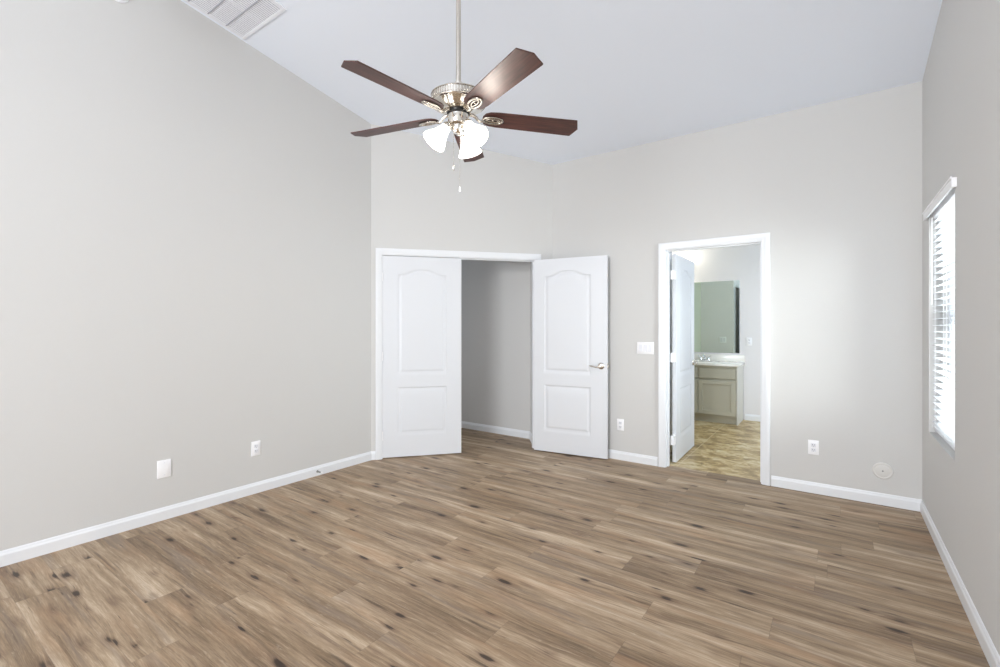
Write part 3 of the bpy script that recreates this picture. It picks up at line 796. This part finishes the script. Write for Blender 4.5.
bm = newbm(); x = -ax+f+0.010
while x < ax-f-0.004:
    if abs(x) > 0.012: box(bm, x-0.0066, x+0.0066, -ay+f, ay-f, -0.0007, 0.0007, 0, Matrix.Translation((0, 0, -0.0045)) @ Matrix.Translation((x, 0, 0)) @ Matrix.Rotation(math.radians(-8), 4, 'Y') @ Matrix.Translation((-x, 0, 0)))
    x += 0.0205
obj('louvres', bm, M['grille'], gr)
bm = newbm(); box(bm, -ax+f-0.004, ax-f+0.004, -ay+f-0.004, ay-f+0.004, -0.0009, -0.0002)
obj('filter', bm, M['grille_back'], gr)

# ------------------------------------------------------------------ small wall fittings
# local frame: x right, z up, -y out of the wall
def plate_bm(w, h, t=0.006):
    bm = newbm(); box(bm, -w/2, w/2, -t, 0, -h/2, h/2, 0.0022, seg=2); return bm
def outlet(label, loc, rot, group):
    o = thing('wall_outlet', label, 'outlet', loc, rot, group)
    obj('cover_plate', plate_bm(0.072, 0.115), M['plate'], o, smooth=40)
    for s in (-1, 1):
        bm = newbm(); box(bm, -0.0165, 0.0165, -0.0085, -0.005, s*0.0195-0.014, s*0.0195+0.014, 0.0012)
        r = obj('receptacle', bm, M['plate_in'], o)
        bm = newbm(); zc = s*0.0195
        for xx, hh in ((-0.0065, 0.0048), (0.0065, 0.004)): box(bm, xx-0.0012, xx+0.0012, -0.0089, -0.0080, zc+0.002-hh, zc+0.002+hh)
        lathe(bm, [(0, 0.0), (0.0024, 0.0), (0.0024, 0.0006), (0, 0.0006)], 12, Matrix.Translation((0, -0.0084, zc-0.009)) @ Matrix.Rotation(PI/2, 4, 'X'))
        obj('slots', bm, M['slot'], r)
    bm = newbm(); lathe(bm, [(0, 0.002), (0.003, 0.0015), (0.0035, 0.0), (0, 0)], 12, Matrix.Translation((0, -0.006, 0)) @ Matrix.Rotation(PI/2, 4, 'X'))
    obj('screw', bm, M['plate_in'], o)
    return o
G = 'duplex outlets low on the bedroom walls'
o1 = outlet('white duplex outlet low on the left wall, right of the blank plate', (XL, 1.925, 0.358), PI/2, G)
dup(o1, (-1.757, YB, 0.349), 0.0, 'white duplex outlet low between the open door leaf and bathroom casing', G)
dup(o1, (-0.150, YB, 0.365), 0.0, 'white duplex outlet low on the far wall right of the bathroom doorway', G)
bp = thing('blank_wall_plate', 'white blank cover plate low on the left wall', 'wall plate', (XL, 1.294, 0.351), PI/2)
obj('cover_plate', plate_bm(0.083, 0.122), M['plate'], bp, smooth=40)
for s in (-1, 1):
    bm = newbm(); lathe(bm, [(0, 0.002), (0.003, 0.0015), (0.0035, 0.0), (0, 0)], 12, Matrix.Translation((0, -0.006, s*0.042)) @ Matrix.Rotation(PI/2, 4, 'X'))
    obj('screw', bm, M['plate_in'], bp)
def switch(label, loc, rot, gangs=3):
    o = thing('light_switch', label, 'light switch', loc, rot)
    w = 0.0725+0.046*(gangs-1)
    obj('cover_plate', plate_bm(w, 0.116), M['plate'], o, smooth=40)
    for g in range(gangs):
        cx = (g-(gangs-1)/2)*0.046
        bm = newbm(); t = bmesh.new()
        vs = [t.verts.new((cx+sx*0.0165, yv, zv)) for sx in (-1, 1) for yv, zv in ((-0.005, -0.033), (-0.0105, -0.033), (-0.0075, 0.0), (-0.0068, 0.033), (-0.005, 0.033))]
        t.faces.new(vs[:5]); t.faces.new(vs[5:][::-1])
        for i in range(5): t.faces.new((vs[i], vs[(i+1) % 5], vs[5+(i+1) % 5], vs[5+i]))
        bmesh.ops.recalc_face_normals(t, faces=t.faces); merge(bm, t)
        obj('rocker', bm, M['plate_in'], o)
    return o
switch('white triple rocker light switch beside the bathroom door casing', (-1.506, YB, 1.122), 0.0, 3)
# round cover near the right corner
rc = thing('round_wall_cover', 'round wall-coloured cover plate low on the far wall near the right corner', 'wall plate', (0.281, YB, 0.254))
bm = newbm(); lathe(bm, [(0, 0.011), (0.040, 0.011), (0.046, 0.009), (0.050, 0.010), (0.056, 0.009), (0.0615, 0.004), (0.0615, 0.0), (0, 0)], 48, Matrix.Rotation(PI/2, 4, 'X'))
M['cover'] = mat('off_white_cover', (216, 214, 210), 0.5)
obj('cover_plate', bm, M['cover'], rc, smooth=30)
bm = newbm(); lathe(bm, [(0, 0.003), (0.005, 0.002), (0.006, 0), (0, 0)], 16, Matrix.Translation((0, -0.011, 0)) @ Matrix.Rotation(PI/2, 4, 'X'))
obj('screw', bm, M['steel'], rc, smooth=40)
# smoke detector high on the left wall
sd = thing('smoke_detector', 'round white smoke detector high on the left wall at the frame edge', 'smoke detector', (XL, 1.034, 3.500), PI/2)
bm = newbm(); lathe(bm, [(0, 0.006), (0.060, 0.006), (0.064, 0.003), (0.064, 0), (0, 0)], 48, Matrix.Rotation(PI/2, 4, 'X'))
obj('base_plate', bm, M['plate'], sd, smooth=30)
bm = newbm(); lathe(bm, [(0, 0.032), (0.030, 0.032), (0.042, 0.028), (0.049, 0.020), (0.051, 0.008), (0, 0.006)], 48, Matrix.Rotation(PI/2, 4, 'X'))
obj('sensor_cover', bm, M['plate_in'], sd, smooth=30)
# spring door stop on the left baseboard
ds = thing('door_stop', 'small grey spring door stop on the left baseboard', 'door stop', (XL+0.013, 2.468, 0.038), PI/2)
bm = newbm(); RX = Matrix.Rotation(PI/2, 4, 'X')
lathe(bm, [(0, 0.004), (0.008, 0.004), (0.011, 0.0), (0, 0)], 16, RX)
obj('mount', bm, M['steel'], ds, smooth=40)
bm = newbm(); pts = [(0.0052*math.cos(2*PI*t/8.0), -0.004-0.056*t/96.0, 0.0052*math.sin(2*PI*t/8.0)) for t in range(97)]
tube(bm, pts, 0.0012, 6); obj('spring', bm, M['steel'], ds, smooth=60)
bm = newbm(); lathe(bm, [(0, 0.074), (0.006, 0.074), (0.0085, 0.070), (0.0085, 0.058), (0, 0.058)], 16, RX)
obj('bumper_tip', bm, M['plate'], ds, smooth=40)

# ------------------------------------------------------------------ bathroom furniture
VX0, VX1, VF = BX0+0.004, -1.078, 6.975
va = thing('vanity_cabinet', 'taupe bathroom vanity cabinet with panelled doors under the white counter', 'vanity cabinet', ((VX0+VX1)/2, VF, 0))
vw = (VX1-VX0)/2; vd = BY1-VF-0.004
bm = newbm()
prism(bm, [(-vw, 0.018), (vw-0.012, 0.018), (vw-0.012, vd), (-vw, vd)], 0.098, 0.788)
obj('body', bm, M['vanity'], va)
bm = newbm(); box(bm, -vw, vw-0.0125, 0.065, vd, 0.0, 0.098); obj('toe_kick', bm, M['vanity'], va)
bm = newbm(); box(bm, vw-0.012, vw, 0.0, vd, 0.0, 0.788, 0.001); obj('side_panel', bm, M['vanity_side_lit'], va)['label'] = 'right side panel of the cabinet, window light put into its pale colour'
def shaker(x0, x1, z0, z1, name, rail=0.055):
    bm = newbm()
    box(bm, x0, x1, 0.006, 0.017, z0, z1)
    if z1-z0 > 0.2:
        box(bm, x0, x0+rail, -0.007, 0.008, z0, z1, 0.0015); box(bm, x1-rail, x1, -0.007, 0.008, z0, z1, 0.0015)
        box(bm, x0+rail, x1-rail, -0.007, 0.008, z0, z0+rail, 0.0015); box(bm, x0+rail, x1-rail, -0.007, 0.008, z1-rail, z1, 0.0015)
    else:
        box(bm, x0+0.004, x1-0.004, -0.006, 0.008, z0+0.004, z1-0.004, 0.004)
    return obj(name, bm, M['vanity'], va)
for (a, b) in ((-vw+0.006, -0.004), (0.004, vw-0.022)):
    shaker(a, b, 0.118, 0.590, 'cabinet_door'); shaker(a, b, 0.612, 0.752, 'drawer_front')

ct = thing('vanity_countertop', 'white bathroom counter with backsplash and sink on the taupe vanity', 'countertop', ((VX0+VX1)/2, VF, 0.788))
bm = newbm(); box(bm, -vw, vw+0.018, -0.028, vd, 0.0, 0.036, 0.006, seg=2)
top = obj('slab', bm, M['counter'], ct, smooth=40)
bm = newbm(); box(bm, -vw, vw+0.018, vd-0.020, vd, 0.0355, 0.135, 0.004, seg=2); obj('backsplash', bm, M['counter'], ct, smooth=40)
bm = newbm()
lathe(bm, [(0.215, 0.0), (0.222, 0.005), (0.215, 0.0085), (0.200, 0.006), (0.185, 0.001), (0.14, 0.0005), (0, 0.0005)], 48, Matrix.Translation((0, 0.21, 0.036)) @ Matrix.Diagonal((1, 0.72, 1, 1)))
obj('sink_rim', bm, M['counter'], ct, smooth=40)

fa = thing('bathroom_faucet', 'chrome two-handle faucet on the bathroom counter', 'faucet', ((VX0+VX1)/2, VF+0.400, 0.8245))
bm = newbm(); prism(bm, [(0.050*math.cos(2*PI*i/24)+ (0.03 if math.cos(2*PI*i/24) > 0 else -0.03), 0.026*math.sin(2*PI*i/24)) for i in range(24)], 0.0, 0.014, 0.003)
obj('base_plate', bm, M['chrome'], fa, smooth=40)
bm = newbm(); tube(bm, [(0, 0, 0.010), (0, -0.002, 0.05), (0, -0.018, 0.078), (0, -0.050, 0.088), (0, -0.085, 0.080), (0, -0.105, 0.062)], [0.016, 0.014, 0.012, 0.011, 0.0105, 0.010], 14)
obj('spout', bm, M['chrome'], fa, smooth=50)
for s in (-1, 1):
    bm = newbm(); lathe(bm, [(0, 0.012), (0.018, 0.012), (0.014, 0.034), (0.012, 0.048), (0, 0.050)], 20, Matrix.Translation((s*0.052, 0, 0)))
    tube(bm, [(s*0.052, 0, 0.046), (s*0.068, 0.0, 0.062), (s*0.092, -0.002, 0.076)], [0.007, 0.006, 0.0075], 10)
    obj('faucet_handle', bm, M['chrome'], fa, smooth=50)

mi = thing('wall_mirror', 'large frameless rectangular mirror above the bathroom counter', 'mirror', (-1.60, BY1, 0.945))
bm = newbm(); mw = 0.473; box(bm, -mw, mw, -0.006, -0.001, 0, 1.045); obj('mirror_back', bm, M['plate'], mi)
bm = newbm(); box(bm, -mw, mw, -0.0068, -0.0061, 0, 1.045); obj('mirror_glass', bm, M['mirror'], mi)

vl = thing('vanity_light', 'lit two-globe vanity light above the mirror, hidden behind the open door', 'wall lamp', (-1.90, BY1, 2.20))
bm = newbm(); box(bm, -0.15, 0.10, -0.022, 0, -0.05, 0.05, 0.006, seg=2); obj('back_plate', bm, M['nickel'], vl, smooth=40)
for cx in (-0.09, 0.04):
    bm = newbm(); tube(bm, [(cx, -0.02, 0), (cx, -0.07, 0), (cx, -0.085, 0.012)], 0.009, 10); obj('lamp_arm', bm, M['nickel'], vl, smooth=40)
    bm = newbm(); lathe(bm, [(0.018, 0.0), (0.030, 0.012), (0.038, 0.030), (0.040, 0.055), (0.042, 0.075), (0.039, 0.075), (0.036, 0.055), (0.034, 0.030), (0.0, 0.006)], 24, Matrix.Translation((cx, -0.085, 0.014)))
    obj('lamp_shade', bm, M['globe'], vl, smooth=50)
L = bpy.data.lights.new('vanity_bulb_light', 'POINT'); L.energy = 6; L.color = (1.0, 0.93, 0.80); L.shadow_soft_size = 0.05
lo = bpy.data.objects.new('vanity_bulb_light', L); C.objects.link(lo); lo.parent = vl; lo.location = (-0.02, -0.16, 0.09)

cl = thing('added_shelving', 'tall dark shelving added in the bathroom closet to make the dark strip in the mirror', 'shelf', (-1.83, CY-0.405, 0))  # added shelving, darkens the closet's reflection
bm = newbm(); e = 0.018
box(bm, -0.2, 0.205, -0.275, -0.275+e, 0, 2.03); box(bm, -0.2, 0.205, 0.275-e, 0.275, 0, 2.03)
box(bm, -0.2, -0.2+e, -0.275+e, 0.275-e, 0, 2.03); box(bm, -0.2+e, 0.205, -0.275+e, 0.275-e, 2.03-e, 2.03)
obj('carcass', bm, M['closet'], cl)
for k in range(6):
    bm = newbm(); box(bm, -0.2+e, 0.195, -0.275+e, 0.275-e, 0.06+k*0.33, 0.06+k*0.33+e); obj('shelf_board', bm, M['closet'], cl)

bo = outlet('white outlet on the bathroom wall right of the mirror', (-1.005, BY1, 1.115), 0.0, None)
s2 = switch('double light switch on the pale partition reflected in the bathroom mirror', (-1.70, CY+0.0, 1.08), PI, 2)
